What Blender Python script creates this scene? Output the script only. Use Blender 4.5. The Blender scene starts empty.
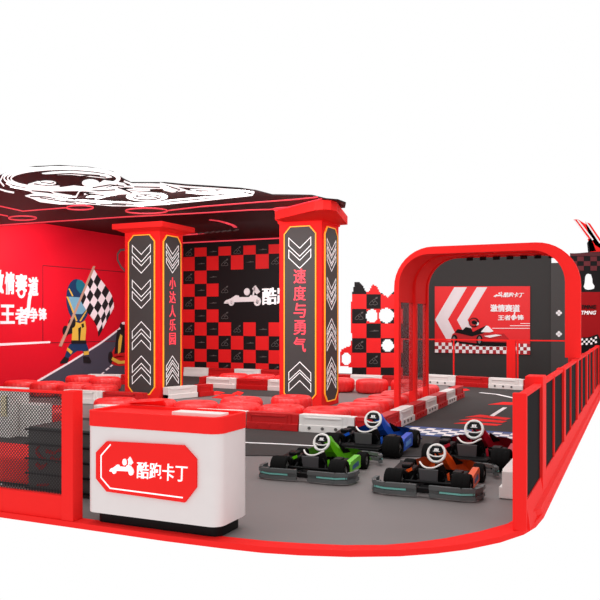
import bpy, bmesh, math, random
from mathutils import Vector, Matrix

# ------------------------------------------------------------------ camera, world, light, exposure
SC = bpy.context.scene
COL = SC.collection
FPX, EYE, TH = 758.0, 1.95, math.atan(338 / 758)
cam = bpy.data.cameras.new('camera')
cam.sensor_width = 36
cam.lens = FPX / 600 * 36
cam.shift_y = 20 / 600
cam.clip_start, cam.clip_end = .05, 200
co = bpy.data.objects.new('camera', cam)
COL.objects.link(co)
co.location = (0, 0, EYE)
co.rotation_euler = (math.pi / 2, 0, TH)
SC.camera = co

w = bpy.data.worlds.new('world')
SC.world = w
w.use_nodes = True
w.node_tree.nodes['Background'].inputs[0].default_value = (1, 1, 1, 1)
w.node_tree.nodes['Background'].inputs[1].default_value = 1.0

def area(name, loc, target, sx, sy, energy, color=(1, 1, 1)):
    l = bpy.data.lights.new(name, 'AREA')
    l.shape = 'RECTANGLE'
    l.size, l.size_y = sx, sy
    l.energy = energy
    l.color = color
    o = bpy.data.objects.new(name, l)
    COL.objects.link(o)
    o.location = loc
    o.rotation_euler = (Vector(target) - Vector(loc)).to_track_quat('-Z', 'Y').to_euler()
    return o

area('hall_fill', (-10.5, 18.6, 4.6), (-10.5, 20.6, 0), 6, 2, 330)  # fill light added to brighten the hall, no fixture modelled
area('mural_spotlight', (-13.2, 15.9, 4.2), (-15.6, 16.6, 2.0), .4, .4, 110)
area('portal_fill', (-3.6, 20.0, 4.0), (-3.8, 21.6, .5), 2.5, 2.5, 90)  # added fill behind the portal, stands for no real lamp
area('pillar_fill', (-8.0, 11.9, 4.15), (-8.8, 15.6, 1.6), 5, .4, 170)  # put in under the canopy to brighten the pillar fronts, not a fixture
area('front_fill', (-4.0, 8.0, 6.0), (-4.0, 10.5, 0), 6, 4, 130)  # extra fill hung over the counter area, no lamp hangs there

SC.view_settings.view_transform = 'Standard'
SC.view_settings.look = 'None'
SC.view_settings.exposure = 0.0
SC.view_settings.gamma = 1.0
SC.view_settings.use_curve_mapping = False

# ------------------------------------------------------------------ geometry of the place
DV = (-math.sin(TH), math.cos(TH))
RV = (math.cos(TH), math.sin(TH))

def ray(px):
    a = (px - 300) / FPX
    return DV[0] + a * RV[0], DV[1] + a * RV[1]

def onZ(px, py, z=0.0):
    D = (z - EYE) * FPX / (320 - py)
    dx, dy = ray(px)
    return Vector((D * dx, D * dy, z))

def onY(px, py, Y):
    dx, dy = ray(px)
    D = Y / dy
    return Vector((D * dx, Y, EYE + (320 - py) * D / FPX))

def onX(px, py, X):
    dx, dy = ray(px)
    D = X / dx
    return Vector((X, D * dy, EYE + (320 - py) * D / FPX))

# ------------------------------------------------------------------ materials
def lin(c):
    return tuple(((v / 255) / 12.92 if v / 255 <= .04045 else ((v / 255 + .055) / 1.055) ** 2.4) for v in c) + (1,)

MATS = {}

def mat(name, rgb, rough=.5, metal=0, spec=.35, noise=0, nscale=8, emit=0, alpha=1, bump=0):
    if name in MATS:
        return MATS[name]
    m = bpy.data.materials.new(name)
    m.use_nodes = True
    nt = m.node_tree
    b = nt.nodes['Principled BSDF']
    c = lin(rgb)
    b.inputs['Base Color'].default_value = c
    b.inputs['Roughness'].default_value = rough
    b.inputs['Metallic'].default_value = metal
    b.inputs['Specular IOR Level'].default_value = spec
    tc = nt.nodes.new('ShaderNodeTexCoord')
    n = nt.nodes.new('ShaderNodeTexNoise')
    n.inputs['Scale'].default_value = nscale
    n.inputs['Detail'].default_value = 4
    nt.links.new(tc.outputs['Object'], n.inputs['Vector'])
    mx = nt.nodes.new('ShaderNodeMix')
    mx.data_type = 'RGBA'
    k = noise if noise else .03
    mx.inputs[6].default_value = tuple(v * (1 - k) for v in c[:3]) + (1,)
    mx.inputs[7].default_value = tuple(min(1, v * (1 + k)) for v in c[:3]) + (1,)
    nt.links.new(n.outputs['Fac'], mx.inputs[0])
    nt.links.new(mx.outputs[2], b.inputs['Base Color'])
    if bump:
        bp = nt.nodes.new('ShaderNodeBump')
        bp.inputs['Strength'].default_value = bump
        bp.inputs['Distance'].default_value = .01
        nt.links.new(n.outputs['Fac'], bp.inputs['Height'])
        nt.links.new(bp.outputs['Normal'], b.inputs['Normal'])
    if emit:
        b.inputs['Emission Color'].default_value = c
        b.inputs['Emission Strength'].default_value = emit
    if alpha < 1:
        b.inputs['Alpha'].default_value = alpha
    MATS[name] = m
    return m

RED = mat('red_lacquer', (246, 40, 38), .7, spec=.08)
REDWALL = mat('red_wall_paint', (216, 10, 34), .6, spec=.2)
REDBLOCK = mat('red_barrier_plastic', (200, 18, 20), .45)
REDTYRE = mat('red_painted_rubber', (248, 42, 42), .42, spec=.6, bump=.15, nscale=30)
REDTILE = mat('red_wall_tile', (238, 30, 32), .5, spec=.25)
DKRED = mat('dark_red_board', (150, 20, 24), .7, spec=.08)
WHITE = mat('white_plastic', (236, 230, 226), .45)
WPAINT = mat('white_paint', (250, 246, 246), .6)
LEDW = mat('white_light_line', (250, 248, 248), .5, emit=.35)
CEILW = mat('ceiling_white_glow', (255, 255, 255), .5, emit=.85)  # glow added to the drawing's white so it does not turn grey
LEDR = mat('red_light_line', (240, 70, 85), .5, emit=.55)
LEDO = mat('orange_light_line', (255, 172, 48), .5, emit=.45)
CTR = mat('counter_white', (226, 216, 215), .35)
BLACK = mat('black_panel', (27, 24, 25), .5, spec=.15)
DARKPANEL = mat('charcoal_panel', (70, 67, 66), .55, spec=.25)
WALLDK = mat('charcoal_wall', (56, 54, 53), .6, spec=.2)
CEILBLK = mat('ceiling_black', (34, 20, 22), .55, spec=.2)
GLASSBLK = mat('black_glass', (22, 18, 20), .7, spec=.02)
FLOOR = mat('grey_concrete', (126, 118, 117), .5, spec=.3, noise=.08, nscale=1.2)
ASPH = mat('asphalt', (68, 64, 63), .8, spec=.12, noise=.15, nscale=40)
KERB = mat('asphalt_edge', (50, 46, 46), .7)
BLUE = mat('blue_paint', (52, 84, 150), .6)
RUBBER = mat('black_rubber', (21, 20, 20), .8, spec=.06, bump=.3, nscale=60)
KBLK = mat('kart_black', (9, 8, 9), .5, spec=.15)
SEATG = mat('seat_grey', (78, 76, 78), .5)
RIM = mat('wheel_hub', (120, 118, 116), .4, metal=.6)
BUMP = mat('bumper_grey', (88, 90, 90), .45)
CYAN = mat('cyan_stripe', (130, 205, 195), .4)
MESHM = mat('black_mesh', (30, 22, 24), .5)
GREYLN = mat('grey_print', (96, 92, 90), .6)

# ------------------------------------------------------------------ builders
def link(name, bm, mats, parent=None, smooth=False):
    me = bpy.data.meshes.new(name)
    bmesh.ops.recalc_face_normals(bm, faces=bm.faces)
    bm.to_mesh(me)
    bm.free()
    if smooth:
        for p in me.polygons:
            p.use_smooth = True
        try:
            me.set_sharp_from_angle(angle=math.radians(40))
        except Exception:
            pass
    for m in (mats if isinstance(mats, (list, tuple)) else [mats]):
        me.materials.append(m)
    o = bpy.data.objects.new(name, me)
    COL.objects.link(o)
    if parent:
        o.parent = parent
    return o

def tag(o, label, cat, group=None, kind=None):
    o['label'] = label
    o['category'] = cat
    if group:
        o['group'] = group
    if kind:
        o['kind'] = kind
    return o

def struct(o):
    o['kind'] = 'structure'
    return o

def empty(name, loc, rz=0, label='', cat='', group=None):
    o = bpy.data.objects.new(name, None)
    COL.objects.link(o)
    o.location = loc
    o.rotation_euler = (0, 0, rz)
    o.empty_display_size = .1
    return tag(o, label, cat, group)

def box(bm, lo, hi, mi=0, bev=0, M=None):
    r = bmesh.ops.create_cube(bm, size=1)
    vs = r['verts']
    for v in vs:
        v.co = Vector([lo[i] + (v.co[i] + .5) * (hi[i] - lo[i]) for i in range(3)])
    fs = {f for v in vs for f in v.link_faces}
    if bev:
        es = {e for f in fs for e in f.edges}
        rr = bmesh.ops.bevel(bm, geom=list(es), offset=bev, segments=2, affect='EDGES', profile=.5)
        fs = set(rr['faces']) | {f for f in fs if f.is_valid}
        vs = list({v for f in fs for v in f.verts})
    for f in fs:
        if f.is_valid:
            f.material_index = mi
    if M:
        for v in vs:
            v.co = M @ v.co
    return vs

def prism(bm, pts, off, mi=0):
    """polygon (3D points) swept by the vector off"""
    off = Vector(off)
    a = [bm.verts.new(Vector(p)) for p in pts]
    b = [bm.verts.new(Vector(p) + off) for p in pts]
    n = len(a)
    fs = [bm.faces.new(a), bm.faces.new(b[::-1])]
    for i in range(n):
        fs.append(bm.faces.new((a[i], b[i], b[(i + 1) % n], a[(i + 1) % n])))
    for f in fs:
        f.material_index = mi
    return fs

def tube(bm, pts, r, seg=8, mi=0, closed=False):
    pts = [Vector(p) for p in pts]
    n = len(pts)
    rings = []
    for i, p in enumerate(pts):
        if closed:
            t = pts[(i + 1) % n] - pts[i - 1]
        else:
            t = pts[min(i + 1, n - 1)] - pts[max(i - 1, 0)]
        t.normalize()
        u = t.orthogonal() if not rings else (ru - t * ru.dot(t))
        u.normalize()
        ru = u
        v = t.cross(u)
        rings.append([bm.verts.new(p + (u * math.cos(2 * math.pi * k / seg) + v * math.sin(2 * math.pi * k / seg)) * r) for k in range(seg)])
    m = n if closed else n - 1
    for i in range(m):
        A, B = rings[i], rings[(i + 1) % n]
        for k in range(seg):
            f = bm.faces.new((A[k], A[(k + 1) % seg], B[(k + 1) % seg], B[k]))
            f.material_index = mi
    if not closed:
        bm.faces.new(rings[0]).material_index = mi
        bm.faces.new(rings[-1][::-1]).material_index = mi

def cyl(bm, p0, p1, r, seg=20, mi=0):
    tube(bm, [p0, p1], r, seg, mi)

def disc_pts(c, u, v, ru, rv=None, n=20):
    rv = rv or ru
    return [Vector(c) + Vector(u) * ru * math.cos(2 * math.pi * k / n) + Vector(v) * rv * math.sin(2 * math.pi * k / n) for k in range(n)]

def stroke(bm, pts, wd, nrm, th=.006, mi=0, closed=False):
    """flat line of width wd along pts lying in the plane with normal nrm"""
    nrm = Vector(nrm)
    pts = [Vector(p) for p in pts]
    n = len(pts)
    L, R = [], []
    for i, p in enumerate(pts):
        if closed:
            t0, t1 = (p - pts[i - 1]).normalized(), (pts[(i + 1) % n] - p).normalized()
        else:
            t0 = (p - pts[i - 1]).normalized() if i else (pts[1] - p).normalized()
            t1 = (pts[i + 1] - p).normalized() if i < n - 1 else t0
        t = (t0 + t1).normalized()
        s = nrm.cross(t).normalized()
        k = wd / 2 / max(.5, nrm.cross(t0).normalized().dot(s))
        L.append(p + s * k)
        R.append(p - s * k)
    m = n if closed else n - 1
    for i in range(m):
        j = (i + 1) % n
        prism(bm, [L[i], L[j], R[j], R[i]], nrm * th, mi)

def glyphs(body, BL, BR, TL, m, parent, name='lettering', th=.012, bold=.0, nrm=None, shear=0):
    """the words of body, fitted to the parallelogram BL, BR, TL"""
    c = bpy.data.curves.new('t', 'FONT')
    c.body = body
    c.shear = shear
    c.resolution_u = 3
    o = bpy.data.objects.new('t', c)
    COL.objects.link(o)
    bpy.context.view_layer.update()
    me = bpy.data.meshes.new_from_object(o)
    bpy.data.objects.remove(o)
    BL, BR, TL = Vector(BL), Vector(BR), Vector(TL)
    xs = [v.co.x for v in me.vertices]
    ys = [v.co.y for v in me.vertices]
    x0, x1, y0, y1 = min(xs), max(xs), min(ys), max(ys)
    U, V = BR - BL, TL - BL
    N = U.cross(V).normalized()
    if nrm is not None and N.dot(Vector(nrm)) < 0:
        N = -N
    bm = bmesh.new()
    e = bold
    for q, (ex, ey) in enumerate(((-e, -e * .6), (e, -e * .6), (-e, e * .6), (e, e * .6)) if e else ((0, 0),)):
        b1 = bmesh.new()
        b1.from_mesh(me)
        for v in b1.verts:
            x, y = v.co.x + ex, v.co.y + ey
            v.co = BL + U * ((x - x0 + e) / (x1 - x0 + 2 * e)) + V * ((y - y0 + e * .6) / (y1 - y0 + 1.2 * e))
        r = bmesh.ops.extrude_face_region(b1, geom=b1.faces[:])
        for g in r['geom']:
            if isinstance(g, bmesh.types.BMVert):
                g.co += N * (th + q * .0006)
        bmesh.ops.recalc_face_normals(b1, faces=b1.faces)
        m1 = bpy.data.meshes.new('t')
        b1.to_mesh(m1)
        b1.free()
        bm.from_mesh(m1)
        bpy.data.meshes.remove(m1)
    bpy.data.meshes.remove(me)
    return link(name, bm, m, parent)

def copy_tree(o, parent=None):
    c = o.copy()
    COL.objects.link(c)
    c.parent = parent
    for ch in [x for x in bpy.data.objects if x.parent == o]:
        copy_tree(ch, c)
    return c

def kart_logo(bm, BL, U, V, N, th=.01, mi=0):
    """side view of a racing kart with driver and flag, in a 3 x 1 frame"""
    BL, U, V, N = Vector(BL), Vector(U), Vector(V), Vector(N)
    P = lambda x, y: BL + U * x + V * y
    S = lambda pts: prism(bm, [P(*p) for p in pts], N * th, mi)
    S([(0, .18), (.1, .3), (.45, .42), (.8, .62), (1.0, .6), (1.02, .5), (1.7, .5), (1.8, .62), (2.2, .6), (2.35, .42), (2.3, .24), (.62, .2), (.35, .2)])
    S([(0, .12), (.55, .12), (.55, .18), (0, .18)])
    for cx, cy, r in ((.5, .2, .19), (2.25, .24, .23)):
        stroke(bm, [P(cx + r * .75 * math.cos(a / 14 * 6.283), cy + r * .9 * math.sin(a / 14 * 6.283)) for a in range(14)], r * .5 * U.length, N, th * 1.6, mi, True)
        S([(cx + r * .3 * math.cos(a / 8 * 6.283), cy + r * .3 * math.sin(a / 8 * 6.283)) for a in range(8)])
    S([(1.55 + .2 * math.cos(a / 12 * 6.283), .82 + .22 * math.sin(a / 12 * 6.283)) for a in range(12)])
    S([(1.9, .55), (2.0, .6), (2.12, 1.05), (2.04, 1.08)])
    S([(1.9, 1.0), (2.12, 1.2), (2.42, .82), (2.2, .66)])

# ================================================================== THE SETTING
RIMO = [(-6.9, 5.78), (-4.87, 5.77), (-3.9, 5.76), (-3.33, 5.78), (-2.95, 5.81), (-2.62, 5.88), (-2.22, 6.01), (-1.84, 6.2), (-1.58, 6.4), (-1.36, 6.62), (-1.13, 6.95), (-.97, 7.3), (-.9, 7.6), (-.87, 8.0), (-.86, 26.0)]
RIMI = [(-6.9, 5.93), (-4.87, 5.93), (-3.9, 5.93), (-3.34, 5.95), (-2.98, 5.98), (-2.68, 6.04), (-2.32, 6.14), (-2.0, 6.29), (-1.78, 6.47), (-1.57, 6.7), (-1.33, 7.05), (-1.14, 7.42), (-1.08, 7.7), (-1.04, 8.0), (-1.04, 26.0)]
bm = bmesh.new()
prism(bm, [(x, y, -.05) for x, y in RIMI] + [(-16.2, 26.0, -.05), (-16.2, 8.0, -.05), (-6.9, 8.0, -.05)], (0, 0, .05))
struct(link('floor', bm, FLOOR))
bm = bmesh.new()
for i in range(len(RIMO) - 1):
    prism(bm, [(*RIMO[i], -.05), (*RIMO[i + 1], -.05), (*RIMI[i + 1], -.05), (*RIMI[i], -.05)], (0, 0, .055))
bmesh.ops.remove_doubles(bm, verts=bm.verts, dist=.0005)
struct(link('trim_1', bm, RED))

# race track laid on the floor with its painted marks
bm = bmesh.new()
prism(bm, [(-10.5, 7.6, .0), (-1.06, 11.35, .0), (-1.06, 25.0, .0), (-6.2, 25.0, .0), (-4.3, 20.0, .0), (-4.25, 12.3, .0), (-10.5, 12.0, .0)], (0, 0, .008))
prism(bm, [(-15.4, 15.6, .0), (-12.0, 17.3, .0), (-7.9, 17.3, .0), (-7.8, 22.4, 0), (-15.4, 22.4, .0)], (0, 0, .008))
track = struct(link('race_track', bm, ASPH))
bm = bmesh.new()
prism(bm, [(-10.5, 7.48, 0), (-1.06, 11.22, 0), (-1.06, 11.35, 0), (-10.5, 7.6, 0)], (0, 0, .012))
link('track_edge', bm, KERB, track)
bm = bmesh.new()
stroke(bm, [onZ(230, 442.5), onZ(280, 444.6), onZ(340, 448)], .06, (0, 0, 1), .013)
stroke(bm, [onZ(491, 417), onZ(505, 408)], .09, (0, 0, 1), .013)
stroke(bm, [onZ(480, 393), onZ(497, 394.7), onZ(514, 398.5)], .10, (0, 0, 1), .013)
link('lane_line', bm, WPAINT, track)
bm = bmesh.new()
for pts in ([(454, 424), (468, 422.4), (502, 424.9), (497, 426.3), (470, 424.6)],
            [(459, 420.6), (474, 418.6), (507, 421.8), (502, 423.4), (474, 421.2)],
            [(465, 417.6), (480, 415.2), (511, 418.8), (506, 420.4), (482, 417.9)],
            [(488, 405), (503, 402.5), (520, 403), (520, 405.5)],
            [(461, 389.5), (466, 389), (470, 390.5), (463, 391.5)]):
    prism(bm, [onZ(x, y) for x, y in pts], (0, 0, .013))
for pts in ([(192, 395), (199, 392), (207, 393), (204, 396)], [(207, 393.5), (217, 391.5), (225, 393), (212, 396)],
            [(212, 398), (222, 394.5), (236, 395), (230, 399)], [(232, 394), (238, 391.5), (244, 393), (240, 396)]):
    prism(bm, [onZ(x, y) for x, y in pts], (0, 0, .013))
link('red_brush_mark', bm, RED, track)
bm = bmesh.new()
prism(bm, [(-3.88, 12.5, 0), (-1.06, 12.42, 0), (-1.06, 13.42, 0), (-3.88, 13.5, 0)], (0, 0, .011), 0)
prism(bm, [(-3.88, 12.58, .011), (-1.06, 12.5, .011), (-1.06, 13.26, .011), (-3.88, 13.34, .011)], (0, 0, .002), 3)
for i in range(19):
    for j in range(4):
        if (i + j) % 2 == 0:
            x = -3.87 + i * .146
            y = 12.58 + j * .19 - i * .004
            prism(bm, [(x, y, .012), (x + .146, y, .012), (x + .146, y + .19, .012), (x, y + .19, .012)], (0, 0, .004), 1 if j % 3 else 1)
link('start_line', bm, [BLUE, WPAINT, ASPH, mat('start_grey_blue', (96, 108, 140), .6)], track)

# walls of the hall
YB, XL, ZC = 23.12, -15.67, 4.74
bm = bmesh.new()
box(bm, (XL - .15, 9.0, 0), (XL, YB + .15, ZC))
wl = struct(link('wall_left', bm, REDWALL))
bm = bmesh.new()
box(bm, (XL, YB, 0), (-9.45, YB + .15, ZC))
wb = struct(link('wall_back', bm, BLACK))
# back wall tiles: red squares set on the black wall
bx = [171.2, 183.2, 194.7, 206.7, 218.6, 231.1, 243.5, 255.8, 268.8, 281.5, 294.5, 307.5, 319.5]
by = [246.5, 255.6, 269.9, 283.3, 296.3, 309.3, 322.3, 335.8, 349.4, 362.4, 375]
yz = [onY(225, y, YB).z for y in by]
xx = [onY(x, 300, YB).x for x in bx]
bm = bmesh.new()
icons, streaks = [], []
for r in range(10):
    for c in range(12):
        blank = c >= 4 and 2 <= r <= 5
        isred = (r + c) % 2 == 0
        if isred and not blank:
            prism(bm, [(xx[c], YB, yz[r]), (xx[c + 1], YB, yz[r]), (xx[c + 1], YB, yz[r + 1]), (xx[c], YB, yz[r + 1])], (0, -.012, 0))
        elif not isred and not (blank and c > 4):
            cc = ((xx[c] + xx[c + 1]) / 2, YB, (yz[r] + yz[r + 1]) / 2)
            (icons if (r * 2 + c) % 4 in (1, 2) else streaks).append(cc)
link('red_tile', bm, REDTILE, wb)['kind'] = 'stuff'
def tile_icons(bm, cs, cs2, k=1.0):
    for c in cs:
        c = Vector(c)
        P = lambda x, z: c + Vector((x * k, -.003, z * k))
        N = (0, -1, 0)
        stroke(bm, [P(-.14, -.08), P(-.1, -.02), (P(-.04, .03)), P(0, -.04), P(.05, .02), P(.12, -.04), P(.13, -.09)], .014, N)
        stroke(bm, [P(-.14, -.09), P(-.08, -.11), P(-.02, -.08), P(.04, -.11), P(.12, -.09)], .014, N)
        stroke(bm, [P(-.03, .03), P(.02, .08), P(.05, .03)], .012, N)
        prism(bm, [P(.05, .07), P(.12, .09), P(.14, .14), P(.07, .13)], (0, -.004, 0))
    for c in cs2:
        c = Vector(c)
        P = lambda x, z: c + Vector((x * k, -.003, z * k))
        prism(bm, [P(-.16, -.012), P(0, .004), P(.02, .03), P(.06, .012), P(.17, .006), P(.17, -.008), P(0, -.018)], (0, -.004, 0))
bm = bmesh.new()
tile_icons(bm, icons, streaks)
link('tile_print', bm, GREYLN, wb)
bm = bmesh.new()
p0, p1, p2 = onY(224.5, 305.5, YB), onY(260, 305.5, YB), onY(224.5, 289, YB)
kart_logo(bm, p0 + Vector((0, -.003, 0)), (p1 - p0) / 2.4, Vector((0, 0, (p2 - p0).z)), (0, -1, 0), .03)
link('kart_emblem', bm, WPAINT, wb)
glyphs('酷跑卡丁', onY(262.5, 305, YB - .005), onY(322, 303, YB - .005), onY(262.5, 288, YB - .005), LEDW, wb, 'lettering', .03, .02, (0, -1, 0))
bm = bmesh.new()
stroke(bm, [(XL, YB - .03, ZC - .03), (-9.5, YB - .03, ZC - .03)], .04, (0, -1, 0), .02)
link('light_line', bm, LEDR, wb)

# mural on the left wall
def mur(name, polys, m, lay=1):
    bm = bmesh.new()
    for pts in polys:
        prism(bm, [onX(x, y, XL) for x, y in pts], (.004 * lay, 0, 0))
    return link(name, bm, m, wl)
def A(pts):   # crop (40,250) scale 6
    return [(40 + x / 6, 250 + y / 6) for x, y in pts]
def B(pts):
    return [(40 + x / 6, 300 + y / 6) for x, y in pts]
M_ROAD = mat('mural_road', (72, 68, 82), .6)
M_NAVY = mat('mural_navy', (18, 52, 92), .6)
M_TEAL = mat('mural_teal', (20, 110, 130), .6)
M_VISOR = mat('mural_visor', (120, 170, 195), .6)
M_YEL = mat('mural_yellow', (232, 184, 70), .6)
M_BLK = mat('mural_black', (22, 18, 22), .6)
M_TAN = mat('mural_tan', (196, 150, 130), .6)
M_WHT = mat('mural_white', (250, 232, 236), .6)
M_LINE = mat('mural_panel_line', (120, 10, 26), .6)
mur('painted_road', [[(-4, 406), (36, 383), (70, 363), (100, 344), (118, 330), (135, 316), (135, 400), (-4, 420)]], M_ROAD)
mur('painted_road_line', [[(-4, 404), (36, 381), (70, 361.2), (100, 342.5), (118, 329), (135, 314), (135, 316), (118, 331), (100, 344.5), (70, 363.2), (36, 383.2), (-4, 406.5)],
                          [(100, 374.5), (103, 372), (104.5, 372.4), (101.5, 375)], [(105, 370), (108, 367.5), (109.5, 368), (106.5, 370.6)], [(109.5, 366.5), (111.5, 364.5), (113, 365), (111, 367)]], M_WHT, 2)
bm = bmesh.new()
for a, b in (((42.8, 265.5), (135, 273)), ((42.8, 265.5), (42.8, 343)), ((42.8, 343), (135, 340.6))):
    stroke(bm, [onX(*a, XL), onX(*b, XL)], .025, (1, 0, 0), .005)
link('panel_line', bm, M_LINE, wl)
mur('painted_bar', [[(-6, 343.6), (50, 341.2), (50, 343), (-6, 346.2)]], M_WHT, 2)
for ch, x0, x1, y0, y1 in (('激', -10, 3.5, 269.5, 294), ('情', 4.5, 14.3, 272, 294.5), ('赛', 15, 27, 274, 292), ('道', 28, 38, 277, 296),
                           ('王', 0, 14.5, 304.5, 324), ('者', 15, 28.5, 307, 324.5), ('争', 29.3, 37.7, 307.5, 322), ('锋', 38.3, 46.5, 308, 320.5)):
    glyphs(ch, onX(x0, y1, XL), onX(x1, y1 - .2, XL), onX(x0, y0, XL), M_WHT, wl, 'lettering', .012, .045, (1, 0, 0))
bm = bmesh.new()
stroke(bm, [onX(31, 291, XL), onX(29, 300, XL), onX(27.5, 318, XL)], .12, (1, 0, 0), .012)
stroke(bm, [onX(21 + 3.2 * math.cos(a / 12 * 6.283), 292 + 5 * math.sin(a / 12 * 6.283), XL) for a in range(12)], .07, (1, 0, 0), .014, closed=True)
link('lettering_swash', bm, M_WHT, wl)
# painted racer: generic figure with helmet, yellow vest and flag
ell = lambda cx, cy, rx, ry, n=20, t=0: [(cx + rx * math.cos(k / n * 6.283) * math.cos(t) - ry * math.sin(k / n * 6.283) * math.sin(t), cy + rx * math.cos(k / n * 6.283) * math.sin(t) + ry * math.sin(k / n * 6.283) * math.cos(t)) for k in range(n)]
mur('racer_suit', [B([(180, 262), (278, 262), (292, 300), (290, 335), (262, 335), (255, 305), (222, 306), (188, 330), (170, 350), (145, 348), (165, 290)]), ell(76.5, 304, 9, 16)], M_NAVY, 2)
mur('racer_helmet', [A(ell(226, 305, 68, 132, 24, -.08))], M_NAVY, 3)
mur('racer_helmet_highlight', [A([(222, 178), (250, 182), (268, 205), (268, 240), (240, 262), (218, 235), (214, 200)])], M_TEAL, 4)
mur('racer_visor', [A([(170, 280), (236, 284), (290, 300), (294, 340), (250, 384), (212, 384), (182, 340)])], M_VISOR, 4)
mur('racer_vest', [A([(195, 428), (240, 440), (268, 425), (274, 470), (268, 548), (190, 545)]), A([(168, 232), (174, 230), (198, 276), (190, 278)]), A([(156, 280), (166, 280), (222, 424), (214, 428)]), A([(286, 345), (292, 342), (242, 428), (234, 426)]), B([(164, 285), (192, 308), (184, 326), (160, 303)]), B([(260, 308), (290, 306), (290, 328), (262, 332)])], M_YEL, 5)
mur('racer_glove', [A(ell(190, 440, 20, 28)), A(ell(152, 486, 17, 32)), A([(160, 470), (190, 455), (190, 500), (150, 510)]), A([(188, 542), (275, 542), (275, 562), (188, 562)]), A([(226, 470), (244, 460), (236, 545), (228, 545)]), A([(244, 445), (258, 440), (262, 462), (250, 468)]),
                    B([(145, 340), (172, 352), (160, 378), (120, 382), (122, 370)]), B([(258, 338), (290, 340), (305, 368), (300, 380), (260, 376)])], M_BLK, 6)
mur('flag_pole', [A([(318, 96), (328, 98), (126, 580), (112, 576)])], M_TAN, 7)
fl0, fl1 = [], []
HA, HB, HC, HD = (318, 112), (238, 296), (440, 345), (350, 518)
def flagp(u, v):
    x = (1 - u) * ((1 - v) * HA[0] + v * HC[0]) + u * ((1 - v) * HB[0] + v * HD[0])
    y = (1 - u) * ((1 - v) * HA[1] + v * HC[1]) + u * ((1 - v) * HB[1] + v * HD[1])
    x += 22 * math.sin(v * 3.14) * (1 - .3 * u) - 8 * math.sin(v * 6.28)
    return 40 + x / 6, 250 + y / 6
for i in range(4):
    for j in range(7):
        q = [flagp(i / 4, j / 7), flagp((i + 1) / 4, j / 7), flagp((i + 1) / 4, (j + 1) / 7), flagp(i / 4, (j + 1) / 7)]
        (fl0 if (i + j) % 2 else fl1).append(q)
mur('flag_black_check', fl0, M_BLK, 6)
mur('flag_white_check', fl1, M_WHT, 6)
# painted kart driver half behind the pillar
mur('painted_kart_body', [ell(120, 361, 10, 5), [(112, 352), (116, 345), (126, 345), (130, 356), (112, 358)]], mat('mural_red', (205, 24, 24), .6), 3)
mur('painted_kart_wheel', [ell(110.3, 357.5, 2.3, 6), ell(131, 358, 2.5, 6)], M_BLK, 4)
mur('painted_kart_driver', [[(117, 330), (127, 328), (127, 352), (114, 354)], ell(123, 326, 3.4, 4)], M_BLK, 4)
mur('painted_kart_stripe', [[(118, 341), (120, 334), (122, 336), (120, 352), (117.5, 354)], [(112, 357), (120, 361), (128, 360), (128, 363), (118, 364), (111, 360)]], M_YEL, 5)
mur('painted_kart_helmet_stripe', [ell(123.5, 323.3, 2.4, 1.3)], M_WHT, 5)
bm = bmesh.new()
stroke(bm, [onX(*p, XL) for p in ((133, 249), (120.5, 250), (117.5, 254), (117.5, 260), (121, 267), (130, 276))], .07, (1, 0, 0), .008)
link('painted_loop', bm, GREYLN, wl)

# hall ceiling and the canopy in front of it
bm = bmesh.new()
prism(bm, [(XL - .15, 14.55, ZC), (-11.0, 15.1, ZC), (-8.6, 16.0, ZC), (-7.3, 17.0, ZC), (-9.5, YB + .15, ZC), (XL - .15, YB + .15, ZC)], (0, 0, .04))
cl = struct(link('ceiling', bm, CEILBLK))
bm = bmesh.new()
stroke(bm, [onZ(210, 219.5, ZC), onZ(218, 220.5, ZC), onZ(226, 222.5, ZC), onZ(233, 225, ZC), onZ(235.5, 227, ZC)], .1, (0, 0, -1), .02)
stroke(bm, [onZ(180, 235, ZC), onZ(195, 234, ZC), onZ(204, 233, ZC)], .15, (0, 0, -1), .02)
link('light_line', bm, LEDR, cl)
bm = bmesh.new()
for x in (197, 203, 209, 215, 221, 226, 233):
    y = 233.5 - (x - 197) * .09
    prism(bm, [onZ(x, y, ZC), onZ(x + 5, y - 1.4, ZC), onZ(x + 6, y - .6, ZC), onZ(x + 2, y + .6, ZC)], (0, 0, -.02))
link('printed_mark', bm, GREYLN, cl)

CZ = 4.35
cpts = [(-40, 228.5), (-40, 186), (0, 176), (15, 170.5), (35, 167.2), (60, 166.2), (90, 168), (113, 172.5), (124, 179.5), (131, 183), (165, 183), (185, 185), (210, 186.5), (240, 188.6), (256, 190.8), (272, 195), (296, 195.3), (312, 195.6), (326, 199), (338, 200), (346, 203), (345, 208), (281, 209.5), (250, 210.3)]
bm = bmesh.new()
prism(bm, [onZ(x, y, CZ) for x, y in cpts], (0, 0, .018))
canopy = struct(link('ceiling_canopy', bm, CEILBLK))
def cstroke(name, lines, wpx, m, lay=1):
    bm = bmesh.new()
    for pts, closed in lines:
        n = len(pts)
        Lp, Rp = [], []
        for i in range(n):
            a = pts[i - 1] if (i or closed) else pts[i]
            b = pts[(i + 1) % n] if (i < n - 1 or closed) else pts[i]
            tx, ty = b[0] - a[0], b[1] - a[1]
            l = math.hypot(tx, ty) or 1
            nx_, ny_ = -ty / l * wpx * .5, tx / l * wpx * .5
            Lp.append((pts[i][0] + nx_, pts[i][1] + ny_))
            Rp.append((pts[i][0] - nx_, pts[i][1] - ny_))
        for i in range(n if closed else n - 1):
            j = (i + 1) % n
            prism(bm, [onZ(*p, CZ) for p in (Lp[i], Lp[j], Rp[j], Rp[i])], (0, 0, -.006 * lay))
    return link(name, bm, m, canopy)
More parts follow.
